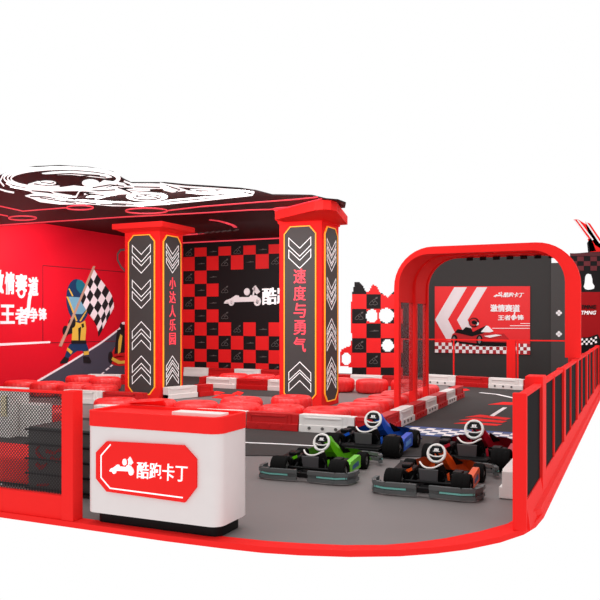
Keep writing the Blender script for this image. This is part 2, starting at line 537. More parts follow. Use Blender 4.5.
def cfill(name, polys, m, lay=1):
    bm = bmesh.new()
    for pts in polys:
        prism(bm, [onZ(*p, CZ) for p in pts], (0, 0, -.006 * lay))
    return link(name, bm, m, canopy)
# light lines
cstroke('light_line', [([(-40, 200), (0, 206), (23, 211), (66, 207.6)], False), ([(-20, 212), (0, 214.4), (8, 216)], False),
                       ([(168, 210.5), (200, 206.6), (262, 201.8), (290, 199.8), (318, 197)], False), ([(-40, 228), (0, 225), (62, 220.8), (125, 216.8), (200, 213), (250, 209.9), (281, 209)], False), ([(281, 209), (322, 198.6)], False)], 1.0, LEDR)
cstroke('light_ring', [(ell(22.5, 217.8, 14, 2.1, 28), True), (ell(80, 207.4, 13.5, 2.2, 28), True), (ell(146.5, 210.6, 21, 2.7, 32), True), (ell(287, 209.2, 13.5, 1.9, 28), True)], .9, LEDR, 2)
# big white line drawing: a helmeted driver in a kart
cstroke('ceiling_drawing', [
    (ell(64, 178.5, 53, 9.6, 48), True), (ell(62, 178, 58, 11.0, 48), True), ([(4, 186), (0, 181), (3, 175), (12, 171), (25, 169)], False),
    ([(0, 172), (12, 169.5), (30, 168), (60, 167)], False),
    ([(10, 186.5), (28, 189), (50, 190.5), (80, 190), (105, 188), (125, 184.5)], False),
    ([(30, 190), (32, 192), (48, 193.8), (60, 195.6), (76, 196.8)], False), ([(50, 189.5), (54, 193), (72, 196)], False), ([(76, 196.5), (80, 190), (96, 191.5), (118, 191)], False),
    ([(100, 187), (120, 186), (140, 187), (165, 186)], False), ([(84, 194), (110, 192), (135, 189), (170, 187)], False),
    ([(95, 199), (112, 194.5), (135, 191), (150, 190)], False),
    ([(165, 184), (178, 188), (188, 191), (205, 192.5), (222, 191), (243, 190.3), (254, 192.4), (252, 194.8), (232, 197), (200, 200.5), (168, 203.5), (130, 205)], False),
    ([(186, 192), (205, 194), (222, 193), (244, 192.5)], False), ([(248, 193.8), (215, 196.5), (180, 199.5), (165, 201)], False),
    ([(0, 189), (6, 191), (14, 192.5)], False), (ell(63, 178.2, 55.5, 10.2, 48), True), ([(124, 181), (132, 184), (150, 184), (168, 184.6), (186, 186.6), (212, 188.2), (240, 190.2)], False), ([(28, 188), (45, 186), (60, 188), (74, 186), (90, 188)], False), ([(6, 183), (14, 187), (30, 190.5)], False)], 1.35, CEILW, 1)
cfill('ceiling_drawing_fill', [
    [(42, 173), (52, 171.6), (70, 170.8), (90, 172), (108, 174.5), (112, 176.8), (104, 177.6), (88, 175.8), (70, 174), (50, 174.2)],
    ell(90.5, 182.6, 8.5, 3.4), ell(47, 182.6, 9, 2.1), [(28, 184), (38, 181), (50, 183), (60, 186), (44, 188), (32, 187)],
    [(25, 195.5), (36, 193), (50, 195), (66, 198.5), (80, 201), (88, 203.5), (60, 204), (40, 201.5), (32, 198)],
    [(76, 199.5), (100, 200.6), (128, 202), (150, 203.4), (142, 206), (112, 205.6), (86, 203.4)],
    ell(147, 196.4, 21, 4.4, 28), [(96, 188), (112, 186), (126, 190), (140, 193), (120, 194), (100, 197), (86, 197), (100, 192)],
    [(104, 180), (124, 183), (128, 186.5), (105, 188.5), (92, 187.6)], [(130, 184), (165, 184), (172, 188.5), (150, 188), (134, 188)],
    [(160, 182.5), (176, 186), (186, 190.2), (172, 192), (164, 190)], [(190, 189), (214, 188.6), (218, 192), (200, 193)],
    [(128, 203), (165, 201), (170, 204), (140, 206)]], CEILW, 2)
cstroke('ceiling_drawing_dark_line', [(ell(147, 196.4, 14, 2.6, 24), True), ([(118, 186.5), (132, 192), (128, 196)], False), ([(34, 183), (48, 184.5), (58, 184)], False), ([(40, 197), (60, 200.2), (76, 202.6)], False), ([(100, 203.4), (126, 204.4)], False), ([(134, 186), (160, 186.6)], False), ([(97, 190), (115, 189)], False), ([(136, 196), (146, 195), (158, 197)], False), ([(44, 174), (70, 172.6), (100, 174.6)], False), ([(76, 176), (90, 174.4), (106, 176.4)], False), ([(40, 181.5), (50, 183), (54, 181.6)], False), ([(86, 193), (104, 195)], False), ([(92, 187), (110, 184), (124, 185.4)], False), ([(106, 187), (118, 184)], False), ([(30, 195.6), (44, 196), (56, 198)], False), ([(66, 200), (84, 201.5), (96, 203)], False), ([(112, 202.6), (138, 203.8)], False), ([(166, 184.6), (180, 189), (176, 191)], False), ([(196, 190), (208, 190.6)], False)], .8, CEILBLK, 3)  # dark strokes of the drawing, over its white fill

# charcoal walls behind the track
bm = bmesh.new()
YW = 25.12
x0, x1, x2 = onY(396, 300, YW).x, onY(551, 300, YW).x, -1.78
prism(bm, [(x0, YW, 0), (x1, YW, 0), (x1, YW, 4.1), (x0 + 1.5, YW, 4.1), (x0 + .9, YW, 3.8), (x0 + .35, YW, 3.1), (x0, YW, 2.7)], (0, .15, 0))
wt = struct(link('wall_track', bm, WALLDK))
bm = bmesh.new()
prism(bm, [(x1 + .002, YW - .03, 0), (x2, YW - .03, 0), (x2, YW + .12, 0), (x1 + .002, YW + .12, 0)], (0, 0, 3.75))
ws = struct(link('wall_side', bm, DARKPANEL))
bm = bmesh.new()
for px, py in ((559, 313), (559, 334)):
    c = onY(px, py, YW - .03)
    k = .05
    for dx, dz in ((0, k), (0, -k), (k, 0), (-k, 0)):
        prism(bm, disc_pts(c + Vector((dx, 0, dz)), (1, 0, 0), (0, 0, 1), k * .85, n=10), (0, -.03, 0))
link('white_motif', bm, WPAINT, ws)

# ================================================================== PILLARS
def pillar(name, x0, y0, label, front_text, side_text):
    W = 1.05
    t = empty('pillar', (x0 + W / 2, y0 + W / 2, 0), 0, label, 'pillar', 'red square pillars under the canopy')
    h = W / 2
    bm = bmesh.new()
    box(bm, (-h, -h, 0), (h, h, 4.2), bev=.02)
    link('shaft', bm, RED, t)
    bm = bmesh.new()
    H2 = h + (.22 if name == 'l' else .06)
    box(bm, (-H2, -H2, 4.2), (H2, H2, 4.34), bev=.01)
    s0 = [(-h - .02, -h - .02), (h + .02, -h - .02), (h + .02, h + .02), (-h - .02, h + .02)]
    s1 = [(-H2 + .03, -H2 + .03), (H2 - .03, -H2 + .03), (H2 - .03, H2 - .03), (-H2 + .03, H2 - .03)]
    a = [bm.verts.new((x, y, 4.13)) for x, y in s0]
    b = [bm.verts.new((x, y, 4.21)) for x, y in s1]
    bm.faces.new(a)
    bm.faces.new(b[::-1])
    for i in range(4):
        bm.faces.new((a[i], b[i], b[(i + 1) % 4], a[(i + 1) % 4]))
    link('capital', bm, RED, t)
    for side in ('front', 'right'):
        if side == 'front':
            U, N, O = Vector((1, 0, 0)), Vector((0, -1, 0)), Vector((0, -h, 0))
        else:
            U, N, O = Vector((0, 1, 0)), Vector((1, 0, 0)), Vector((h, 0, 0))
        P = lambda u, z, d=0: O + U * u + Vector((0, 0, z)) + N * d
        hw, c = .385, .15
        octo = [(-hw + c, 4.05), (hw - c, 4.05), (hw, 4.05 - c * 1.1), (hw, .3), (hw - c, .12), (-hw + c, .12), (-hw, .3), (-hw, 4.05 - c * 1.1)]
        bm = bmesh.new()
        prism(bm, [P(*p) for p in octo], N * .02)
        pn = link('pillar_panel', bm, DARKPANEL, t)
        bm = bmesh.new()
        stroke(bm, [P(u, z, .0) for u, z in octo], .021, N, .03, closed=True)
        link('panel_border', bm, LEDO, pn)
        bm = bmesh.new()
        txt = front_text if side == 'front' else side_text
        tk = .18
        if name == 'l' and side == 'front':
            zs, up = [3.81, 3.53, 2.94, 2.66], [1.49, 1.21, .64, .36]
        elif name == 'l':
            zs, up, tk = [3.84, 3.66, 3.48], [.7, .52, .34], .11
        elif txt:
            zs, up = [3.8, 3.53], [.59, .35]
        else:
            zs, up, tk = [3.78, 3.6, 3.42, 2.9, 2.72, 2.54], [1.62, 1.44, 1.26, .74, .56, .38], .12
        def chev(z, up, cw=.27, t=tk):
            if up:
                q = [(-cw, z), (0, z + .24), (cw, z), (cw, z + t), (0, z + .24 + t), (-cw, z + t)]
            else:
                q = [(-cw, z), (0, z - .24), (cw, z), (cw, z - t), (0, z - .24 - t), (-cw, z - t)]
            stroke(bm, [P(u, v, .021) for u, v in q], .016, N, .006, closed=True)
        for z in zs:
            chev(z, False)
        for z in up:
            chev(z, True)
        link('chevron', bm, LEDW, pn)
        if txt:
            zt, zb = (3.1, 1.18) if name == 'r' else (3.02, 1.28)
            n = len(txt)
            st = (zt - zb) / n
            gw = .15 if name == 'r' else .14
            for i, ch in enumerate(txt):
                zt_, zb_ = zt - st * i, zt - st * (i + .86)
                glyphs(ch, P(-gw, zb_, .021), P(gw, zb_, .021), P(-gw, zt_, .021), LEDR, pn, 'lettering', .008, .015, N)
    return t
p1 = pillar('l', -11.74, 15.54, 'red square pillar nearer the racer mural, small characters on its right face', None, '小达人乐园')
p2 = pillar('r', -7.45, 15.54, 'red square pillar at the open end of the canopy, five large red characters on its front', '速度与勇气', None)
# rounded red end beam of the canopy
bm = bmesh.new()
pts = [(-7.3, 15.02), (-5.95, 14.05), (-5.75, 14.02), (-5.62, 14.12), (-5.6, 14.4), (-6.15, 16.5), (-7.3, 16.6)]
prism(bm, [(x, y, 4.16) for x, y in pts], (0, 0, .19))
tag(link('end_beam', bm, RED), 'red rounded beam end wrapping the head of the pillar with five large characters', 'beam')

# ================================================================== BARRIERS
def make_block(m, near):
    bm = bmesh.new()
    sec = [(0, 0), (0, .11), (.045, .13), (.045, .25), (.0, .27), (.0, .3), (.24, .3), (.24, .27), (.205, .25), (.205, .13), (.25, .11), (.25, 0)]
    sec = [(0, 0), (0, .3), (.25, .3), (.25, 0)]
    L = 1.0
    box(bm, (.005, .02, 0), (L - .13, .25, .30), bev=.008)
    box(bm, (.005, 0, 0), (L - .005, .25, .125), bev=.008)
    box(bm, (L - .14, .035, .12), (L - .005, .235, .295), bev=.006)
    box(bm, (.06, .006, .235), (L - .2, .03, .262), bev=.004)
    box(bm, (.06, .006, .02), (.1, .03, .262), bev=.004)
    box(bm, (L - .24, .006, .02), (L - .2, .03, .262), bev=.004)
    body = link('barrier_block', bm, m)
    if near:
        for x in (.2, .44, .68):
            b2 = bmesh.new()
            cyl(b2, (x, .004, .075), (x, -.014, .075), .028, 12)
            link('bolt', b2, GREYLN if m is WHITE else m, body)
    return body
protos = {}
def block(p, q, red, label, group, near=False, face=1):
    """one block from p towards q; its recessed face looks to the right of the way p->q"""
    k = (red, near)
    if k not in protos:
        o = protos[k] = make_block(REDBLOCK if red else WHITE, near)
    else:
        o = copy_tree(protos[k])
    p, q = Vector((*p, 0)), Vector((*q, 0))
    d = q - p
    o.location = p + Vector((0, 0, .0085))
    o.rotation_euler = (0, 0, math.atan2(d.y, d.x))
    o.scale = (min(d.length, 1.4) - .004, .9, 1)
    tag(o, label, 'barrier', group)
    return o
ORD = ['first', 'second', 'third', 'fourth', 'fifth', 'sixth', 'seventh', 'eighth', 'ninth', 'tenth']
def run(p, q, n, first_red, where, group, near=False):
    p, q = Vector(p), Vector(q)
    cnt = {True: 0, False: 0}
    for i in range(n):
        r = bool((i % 2 == 0) == first_red)
        a, b = p.lerp(q, i / n), p.lerp(q, (i + 1) / n)
        block(a, b, r, '%s %s plastic barrier block %s' % (ORD[cnt[r]], 'red' if r else 'white', where), group, near)
        cnt[r] += 1
# front run, seen face on (left to right)
G1 = 'barrier blocks in the front run'
block((-4.36, 12.04), (-3.98, 12.04), True, 'short red barrier block at the track corner behind the blue kart', G1, True)
block((-5.39, 12.02), (-4.37, 12.04), False, 'white barrier block with three bolts behind the green kart', G1, True)
block((-6.41, 12.0), (-5.40, 12.02), True, 'red barrier block with three bolts right of the reception counter', G1, True)
run((-9.6, 11.72), (-6.42, 12.0), 3, False, 'counting rightwards in the front run, behind the reception counter', G1)
# right run along the track (from the corner away)
G2 = 'barrier blocks along the straight of the track'
run((-3.9, 12.32), (-3.98, 19.1), 7, True, 'counting from the track corner, under the portal posts', G2, True)
# run at the left in front of the pillar by the mural
G3 = 'barrier blocks before the left pillar'
block((-12.35, 14.0), (-11.24, 14.02), False, 'white barrier block behind the mesh fence post', G3)
block((-11.22, 14.02), (-10.12, 14.06), True, 'red barrier block at the foot of the pillar by the mural', G3)
block((-10.4, 15.5), (-10.12, 16.4), False, 'white barrier block turned beside the right face of the left pillar', G3)
block((-10.1, 16.44), (-9.95, 16.9), True, 'short red barrier end beside the left pillar', G3)
# far left corner under the mural
G6 = 'barrier blocks under the mural'
block((-15.2, 18.3), (-14.2, 18.6), False, 'white barrier block at the far end of the mural', G6)
block((-14.2, 18.6), (-13.25, 18.9), True, 'red barrier block at the far end of the mural', G6)
# island in the hall
G4 = 'barrier blocks around the hall island'
run((-11.35, 18.8), (-8.3, 18.62), 3, False, 'counting rightwards on the island between the two pillars', G4)
block((-11.62, 19.8), (-11.62, 18.82), True, 'red barrier block at the left end of the island between the pillars', G4)
# back row
G5 = 'barrier blocks before the chequered hall wall'
run((-15.4, 22.35), (-9.4, 22.35), 6, True, 'from the left, before the chequered hall wall', G5)
G7 = 'barrier blocks before the ragged chequered board'
run((-8.9, 21.4), (-5.9, 21.4), 3, True, 'from the left, before the ragged chequered board', G7)
G8 = 'barrier blocks before the charcoal wall'
run((-5.9, 22.45), (-1.9, 21.35), 4, False, 'from the left, before the charcoal wall with the poster', G8, True)
# end of the white run inside the fence
block((-1.385, 9.36), (-1.385, 8.42), False, 'white stepped barrier block inside the first fence post', 'barrier block by the fence')

# ================================================================== TYRES
def make_tyre():
    bm = bmesh.new()
    prof = [(.15, .03), (.20, .0), (.36, .0), (.405, .03), (.425, .08), (.43, .13), (.43, .18), (.43, .23), (.425, .28), (.405, .325), (.37, .352), (.30, .36), (.22, .355), (.185, .345), (.165, .31), (.155, .1)]
    tread = {3: 1, 4: 1, 5: 1, 6: 1, 7: 1, 8: 1, 9: .7}
    N = 96
    rings = []
    for i, (r, z) in enumerate(prof):
        ring = []
        for k in range(N):
            a = 2 * math.pi * k / N
            rr = r
            if i in tread:
                ph = abs(i - 6) * .7
                rr += .008 * tread[i] * (1 if math.sin(a * 24 + ph) > 0 else -1)
            ring.append(bm.verts.new((rr * math.cos(a), rr * math.sin(a), z)))
        rings.append(ring)
    n = len(rings)
    for i in range(n):
        for k in range(N):
            bm.faces.new((rings[i][k], rings[i][(k + 1) % N], rings[(i + 1) % n][(k + 1) % N], rings[(i + 1) % n][k]))
    return link('tyre', bm, REDTYRE, smooth=True)
ty0 = make_tyre()
used = []
def tyre(x, y, label, group, z=0.0):
    o = ty0 if not used else ty0.copy()
    if used:
        COL.objects.link(o)
    used.append(o)
    o.location = (x, y, z + .0085)
    o.rotation_euler = (0, 0, (len(used) * 1.7) % 6.28)
    tag(o, label, 'tyre', group)
TG = 'red painted tyres behind the front barrier run'
for i, x in enumerate([-5.14, -6.04, -6.94, -7.84, -8.74, -9.64]):
    tyre(x, 12.72 - max(0, (-6.9 - x)) * .09, 'red painted tyre, %s from the track corner, behind the front barriers' % ORD[i], TG)
tyre(-7.4, 13.66, 'red painted tyre before the lettered pillar, left of two behind the front row', TG)
tyre(-6.62, 14.42, 'red painted tyre touching the front foot of the pillar with five large characters', TG)
TG2 = 'red painted tyres along the straight of the track'
for i in range(6):
    tyre(-4.83, 13.58 + i * .905, 'red painted tyre, %s from the corner, beside the portal posts' % ORD[i], TG2)
TG3 = 'red painted tyres below the ragged chequered board'
tyre(-7.45, 19.3, 'red painted tyre lying before the ragged chequered board, leftmost of two', TG3)
tyre(-6.5, 19.3, 'red painted tyre lying before the ragged chequered board, right of the other', TG3)
tyre(-5.58, 19.5, 'red painted tyre between the board tyres and the portal row', TG3)
TG4 = 'red painted tyres under the mural'
tyre(-14.75, 15.15, 'red painted tyre under the mural, leftmost behind the mesh fence', TG4)
tyre(-13.82, 15.12, 'red painted tyre under the mural, second from the left behind the mesh fence', TG4)
tyre(-12.9, 15.08, 'red painted tyre under the mural behind the white barrier block', TG4)
tyre(-11.98, 14.9, 'red painted tyre under the mural against the left pillar', TG4)
tyre(-14.5, 17.2, 'red painted tyre further back under the painted racer', TG4)
tyre(-13.5, 17.0, 'red painted tyre further back beside the left pillar under the painted kart', TG4)
TG5 = 'red painted tyres on the hall island'
for i, x in enumerate([-10.9, -10.0, -9.1]):
    tyre(x, 19.65, 'red painted tyre on the hall island between the pillars, %s from the left' % ORD[i], TG5)
TG7 = 'red painted tyres before the mesh enclosure'
tyre(-10.7, 10.9, 'red painted tyre seen through the mesh right of the white podium', TG7)
tyre(-9.75, 10.75, 'red painted tyre seen through the mesh beside the red fence post', TG7)

# ================================================================== PORTAL
def arch_pts(x0, x1, zt, r, zb, n=10):
    p = [(x0, zb)]
    for k in range(n + 1):
        a = math.pi - k / n * math.pi / 2
        p.append((x0 + r + r * math.cos(a), zt - r + r * math.sin(a)))
    for k in range(n + 1):
        a = math.pi / 2 - k / n * math.pi / 2
        p.append((x1 - r + r * math.cos(a), zt - r + r * math.sin(a)))
    p.append((x1, zb))
    return p
def arch(bm, x0, x1, zt, r, zb, y0, y1, wl_, wr_, wt_, zr_=None):
    o = arch_pts(x0, x1, zt, r, zb)
    i = arch_pts(x0 + wl_, x1 - wr_, zt - wt_, r - (wl_ + wr_) / 2, zb)
    if zr_:
        o[-1], i[-1] = (x1, zr_), (x1 - wr_, zr_)
    V = [[bm.verts.new((x, y, z)) for x, z in pp] for y in (y0, y1) for pp in (o, i)]
    n = len(o)
    for k in range(n - 1):
        for a, b in ((0, 1), (2, 3), (0, 2), (1, 3)):
            bm.faces.new((V[a][k], V[a][k + 1], V[b][k + 1], V[b][k]))
    for k in (0, n - 1):
        bm.faces.new((V[0][k], V[1][k], V[3][k], V[2][k]))
portal = empty('portal_arch', (-2.6, 13.8, 0), 0, 'rounded red triple portal arch spanning the track between barriers and fence', 'arch')
portal_off = Vector((2.6, -13.8, 0))
def pl(name, bm, m, smooth=False):
    for v in bm.verts:
        v.co += portal_off
    return link(name, bm, m, portal, smooth)
bm = bmesh.new()
arch(bm, -4.30, -.915, 3.34, .76, 0.012, 14.1, 14.24, .095, .26, .14, 1.288)
pl('front_frame', bm, RED, True)
bm = bmesh.new()
arch(bm, -4.33, -1.075, 3.37, .76, 0.012, 15.25, 15.4, .14, .14, .12)
pl('middle_frame', bm, RED, True)
bm = bmesh.new()
arch(bm, -4.33, -1.08, 3.41, .76, 0.012, 16.35, 16.45, .11, .1, .12)
pl('rear_frame', bm, RED, True)
bm = bmesh.new()
arch(bm, -4.31, -1.08, 3.325, .75, 2.3, 14.24, 15.25, .06, .06, .05)
arch(bm, -4.32, -1.09, 3.355, .75, 2.3, 15.4, 16.35, .06, .06, .05)
pl('vault_shell', bm, RED, True)
GL = mat('smoked_glass', (120, 60, 66), .35, spec=.3, alpha=.3)
for ya, yb, xa in ((14.25, 15.24, -4.27), (15.41, 16.34, -4.28)):
    bm = bmesh.new()
    box(bm, (xa, ya, .5), (xa + .02, yb, 2.3))
    pl('glass_panel', bm, GL)
for i in range(14):
    if i % 2:
        bm = bmesh.new()
        box(bm, (-3.5 + i * .14, 16.30, 3.22), (-3.5 + i * .14 + .14, 16.33, 3.29))
        pl('chequer_square', bm, BLACK)

# ================================================================== POSTER, RAIL, BOARDS
YP = YW - .05
bm = bmesh.new()
c4 = [onY(434.8, 286.4, YP), onY(530, 286.2, YP), onY(530, 354.6, YP), onY(434.8, 352.6, YP)]
prism(bm, c4, (0, .05, 0))
poster = tag(link('poster', bm, mat('poster_red', (236, 32, 36), .5)), 'red poster with two white chevrons and a racing kart on the charcoal wall', 'poster')
def Q(pts):
    return [onY(430 + x / 5, 270 + y / 5, YP) for x, y in pts]
def pfill(name, polys, m, lay=1):
    bm = bmesh.new()
    for p in polys:
        prism(bm, Q(p), (0, -.008 * lay, 0))
    return link(name, bm, m, poster)
pfill('white_chevron', [[(122, 86), (185, 86), (90, 247), (145, 352), (85, 352), (26, 248)], [(235, 86), (286, 86), (188, 250), (210, 292), (165, 305), (135, 250)]], mat('poster_white', (238, 226, 228), .5))
checks_w, checks_r = [], []
for i in range(28):
    for j in range(3):
        x, y = 25 + i * 17, 362 + j * 17 + i * .25
        (checks_w if (i + j) % 2 == 0 else checks_r).append([(x, y), (x + 17, y), (x + 17, y + 17), (x, y + 17)])
pfill('white_check', checks_w, WPAINT, 1)
pfill('dark_red_check', checks_r, mat('poster_dark_red', (170, 24, 34), .5), 1)
glyphs('酷跑卡丁', *[Q([p])[0] + Vector((0, -.002, 0)) for p in ((365, 136), (468, 137), (368, 112))], WPAINT, poster, 'lettering', .012, .03, (0, -1, 0), .2)
bm = bmesh.new()
a, b = Q([(318, 136)])[0], Q([(362, 136)])[0]
kart_logo(bm, a, (b - a) / 2.4, Vector((0, 0, .15)), (0, -1, 0), .012)
link('kart_emblem', bm, WPAINT, poster)
glyphs('激情赛道', *[Q([p])[0] for p in ((302, 208), (450, 210), (302, 172))], WPAINT, poster, 'lettering', .012, .04, (0, -1, 0))
glyphs('王者争锋', *[Q([p])[0] for p in ((340, 252), (470, 250), (340, 226))], WPAINT, poster, 'lettering', .012, .04, (0, -1, 0))
pfill('white_bar', [[(312, 290), (500, 290), (500, 293), (312, 293)], [(400, 277), (500, 277), (500, 280), (400, 280)], [(452, 266), (500, 266), (500, 269), (452, 269)], [(430, 200), (424, 200), (410, 250), (418, 250)]], WPAINT)
KR = mat('poster_kart_red', (190, 14, 22), .5)
pfill('kart_picture_shadow', [[(135, 352), (385, 345), (385, 382), (250, 380), (150, 368)]], KBLK, 2)
pfill('kart_picture_body', [[(105, 352), (112, 322), (140, 300), (215, 330), (262, 318), (370, 318), (402, 352), (385, 362), (262, 358), (230, 366)]], KR, 3)
pfill('kart_picture_engine', [[(125, 312), (140, 295), (165, 300), (180, 285), (205, 290), (215, 310), (255, 290), (285, 275), (290, 300), (262, 318), (210, 332), (160, 320)], ell(248, 350, 16, 26), ell(123, 347, 16, 24), ell(220, 262, 26, 24)], KBLK, 4)
pfill('kart_picture_wheel', [ell(248, 350, 8, 18), ell(121, 347, 7, 15)], RIM, 5)
pfill('kart_picture_highlight', [[(255, 310), (282, 278), (292, 280), (318, 306), (300, 312)], [(270, 330), (330, 322), (360, 326), (300, 338)], ell(236, 268, 9, 9)], WPAINT, 5)
pfill('kart_picture_steering', [ell(218, 262, 21, 19)], KR, 5)
pfill('kart_picture_steering_hub', [ell(222, 262, 12, 10)], KBLK, 6)

# thin red railing before the charcoal wall
YR = 23.4
rail = empty('railing', (onY(510, 341, YR).x, YR, 0), 0, 'thin red railing with one thick post standing before the charcoal wall', 'railing')
ro = -Vector(rail.location)
zr = 1.34
def rl(name, bm):
    for v in bm.verts:
        v.co += ro
    return link(name, bm, RED, rail)
bm = bmesh.new()
xa, xb = onY(396, 341, YR).x, onY(570, 341, YR).x
box(bm, (xa, YR, zr - .02), (xb, YR + .03, zr + .02))
rl('rail', bm)
for px, wd in ((453.5, .035), (511, .26), (517.5, .05)):
    x = onY(px, 341, YR).x
    bm = bmesh.new()
    box(bm, (x - wd / 2, YR + .001, 0.009), (x + wd / 2, YR + .08, zr - .021 if wd > .2 else zr - .021))
    rl('post', bm)

# ragged chequered board left of the portal
YK = 22.4
board = bmesh.new()
ox, oy = [354.3, 365.9, 380.2, 394.5][0], 294.0
tx, tyy = 14.4, 14.65
# cells: columns start at px 352, rows start at y 294
X0p, Z0p = 352.0, 294.2
out = [(352, 374), (352, 367), (340, 366.5), (340, 352), (342, 349), (350, 346), (352, 338), (350.5, 325), (351, 306), (352, 294), (353.5, 288), (355, 282), (358, 281.5), (362, 285), (365, 292), (369, 292), (371, 287), (373, 284.5), (376.5, 287), (379, 292), (384, 295), (387.5, 298), (391, 294), (395, 290), (402, 290), (402, 386), (352, 386)]
def hole(bm, verts_list):
    pass
# the board is built from tile columns so that the gaps stay open
cells = {}
holes = [ell(371.5, 316, 6.3, 6.8, 14), ell(386, 315.5, 8, 7.6, 14), ell(387.5, 345.5, 6.3, 6.6, 14), ell(346, 359, 5.2, 6.4, 14)]
def inpoly(x, y, poly):
    c = False
    n = len(poly)
    for i in range(n):
        x1_, y1_ = poly[i]
        x2_, y2_ = poly[(i + 1) % n]
        if (y1_ > y) != (y2_ > y) and x < (x2_ - x1_) * (y - y1_) / (y2_ - y1_) + x1_:
            c = not c
    return c
bm = bmesh.new()
STEP = 12
sx, sy = tx / STEP, tyy / STEP
for i in range(-STEP, 4 * STEP):
    for j in range(-STEP, 7 * STEP):
        x, y = X0p + i * sx, Z0p + j * sy
        cx, cy = x + sx / 2, y + sy / 2
        if not inpoly(cx, cy, out) or any(inpoly(cx, cy, h) for h in holes):
            continue
        ci, cj = math.floor(i / STEP), math.floor(j / STEP)
        blk = (ci + cj) % 2 == 1
        if ci == -1:
            blk = False
        q = [onY(x, y, YK), onY(x + sx, y, YK), onY(x + sx, y + sy, YK), onY(x, y + sy, YK)]
        for v_ in q:
            v_.z = max(v_.z, 0.0)
        if q[0].z - q[2].z < .004:
            continue
        f = bm.faces.new([bm.verts.new(v) for v in q])
        f.material_index = 1 if blk else 0
bmesh.ops.remove_doubles(bm, verts=bm.verts, dist=.002)
r = bmesh.ops.extrude_face_region(bm, geom=bm.faces[:])
for g in r['geom']:
    if isinstance(g, bmesh.types.BMVert):
        g.co.y += .06
brd = tag(link('chequered_board', bm, [REDTILE, BLACK]), 'red and black chequered board with ragged top and round gaps, left of the portal', 'board')
cc = lambda ci, cj: onY(X0p + (ci + .5) * tx, Z0p + (cj + .5) * tyy, YK)
for ic, st in (([cc(1, 0)], []), ([cc(0, 1)], []), ([cc(0, 3)], []), ([cc(1, 4)], []), ([], [cc(1, 2)])):
    bm = bmesh.new()
    tile_icons(bm, ic, st, 1.0)
    link('tile_print', bm, GREYLN, brd)

# tall board to the right of the portal
YT = 22.0
def T(x, y):
    return onY(x, y, YT)
bb = empty('track_board', (T(590, 320).x, YT, 0), 0, 'tall black and dark red board with dotted chequers and lettering right of the portal', 'board')
bo = -Vector(bb.location)
def tb(name, polys, m, th=.0, d=.02):
    bm = bmesh.new()
    for p in polys:
        prism(bm, [T(*q) + bo + Vector((0, -th, 0)) for q in p], (0, d, 0))
    return link(name, bm, m, bb)
hp = ell(588.2, 288, 4.6, 5.5, 16)
helmet = [(588, 273.5), (591, 274.5), (592.3, 279), (592.5, 283), (594.5, 286), (594, 288.5), (591, 289.5), (588, 289.8), (585, 289), (583.5, 286.5), (584.5, 283), (585, 277), (586, 274.5)]
# black field around the helmet-shaped opening, in two halves
tb('field', [[(572, 268), (588, 268), (588, 273.5), (586, 274.5), (585, 277), (584.5, 283), (583.5, 286.5), (585, 289), (588, 289.8), (588, 292), (572, 292)],
             [(588, 268), (625, 268), (625, 292), (588, 292), (588, 289.8), (591, 289.5), (594, 288.5), (594.5, 286), (592.5, 283), (592.3, 279), (591, 274.5), (588, 273.5)],
             [(570, 253.5), (580, 253), (590, 252), (625, 251), (625, 268), (570, 268)]], mat('board_black', (24, 22, 23), .6, spec=.1), 0, .08)
ck, ck2 = [], []
for i in range(1, 9):
    for j in range(3):
        if (i + j) % 2 == 0:
            ck.append([(564 + i * 6.6, 256.5 + j * 4.7), (570.6 + i * 6.6, 256.5 + j * 4.7), (570.6 + i * 6.6, 261.2 + j * 4.7), (564 + i * 6.6, 261.2 + j * 4.7)])
tb('dark_red_check', ck, mat('board_dark_red', (92, 16, 26), .6), .012)
tb('top_band', [[(570, 253.2), (578, 253.4), (590, 252.4), (625, 251.4), (625, 256), (570, 256)]], mat('board_deep_red', (78, 16, 24), .6), .012)
tb('red_field', [[(572, 292), (625, 292), (625, 385), (572, 385)]], DKRED, 0, .08)
glyphs('TMNG', T(580.5, 309) + bo, T(595.5, 309) + bo, T(581.5, 305) + bo, KBLK, bb, 'lettering', .02, .03, (0, -1, 0))
glyphs('TMNG', T(580.5, 314.6) + bo, T(595.5, 314.6) + bo, T(581.5, 310.8) + bo, WPAINT, bb, 'lettering', .02, .03, (0, -1, 0))
wv = lambda x: 340.5 + 2.2 * math.sin((x - 580) / 3.8)
tb('wavy_band', [[(575, 336)] + [(575 + k * 2.5, 337.5 - max(0, 575 + k * 2.5 - 588) * .35) for k in range(1, 10)] + [(625, 385), (575, 385)]], KBLK, .015)
ck = []
for i in range(7):
    for j in range(3):
        if (i + j) % 2 == 0:
            x, y = 581 + i * 2.3, 338.5 + j * 2.2 - max(0, (i * 2.3 - 8)) * .3
            ck.append([(x, y + .3), (x + 1.9, y - .4), (x + 2.3, y + 1.7), (x + .3, y + 2.2)])
tb('white_check', ck, WPAINT, .03)
# red fins on top
bm = bmesh.new()
F_ = lambda pts: [onY(x, y, YT + .1) for x, y in pts]
prism(bm, F_([(573.5, 219.5), (578, 219.3), (587, 225), (596, 237), (606, 252), (590, 252), (588, 240), (582, 231)]), (0, .12, 0))
prism(bm, F_([(585, 221.5), (590, 223.5), (597, 234), (606, 247), (606, 252), (595, 245), (588, 232)]), (0, .2, 0), 0)
prism(bm, F_([(587, 243), (591, 237), (596, 251), (588, 252)]), (0, .1, 0), 2)
for a, b in (((574.5, 220.3), (588, 239)), ((577.5, 219.8), (593, 240)), ((586, 222), (600, 243))):
    stroke(bm, F_([a, b]), .035, (0, -1, 0), .02, 1)
tag(link('red_fin', bm, [RED, WPAINT, BLACK]), 'red pointed fins with white edges rising from the top of the right board', 'ornament')

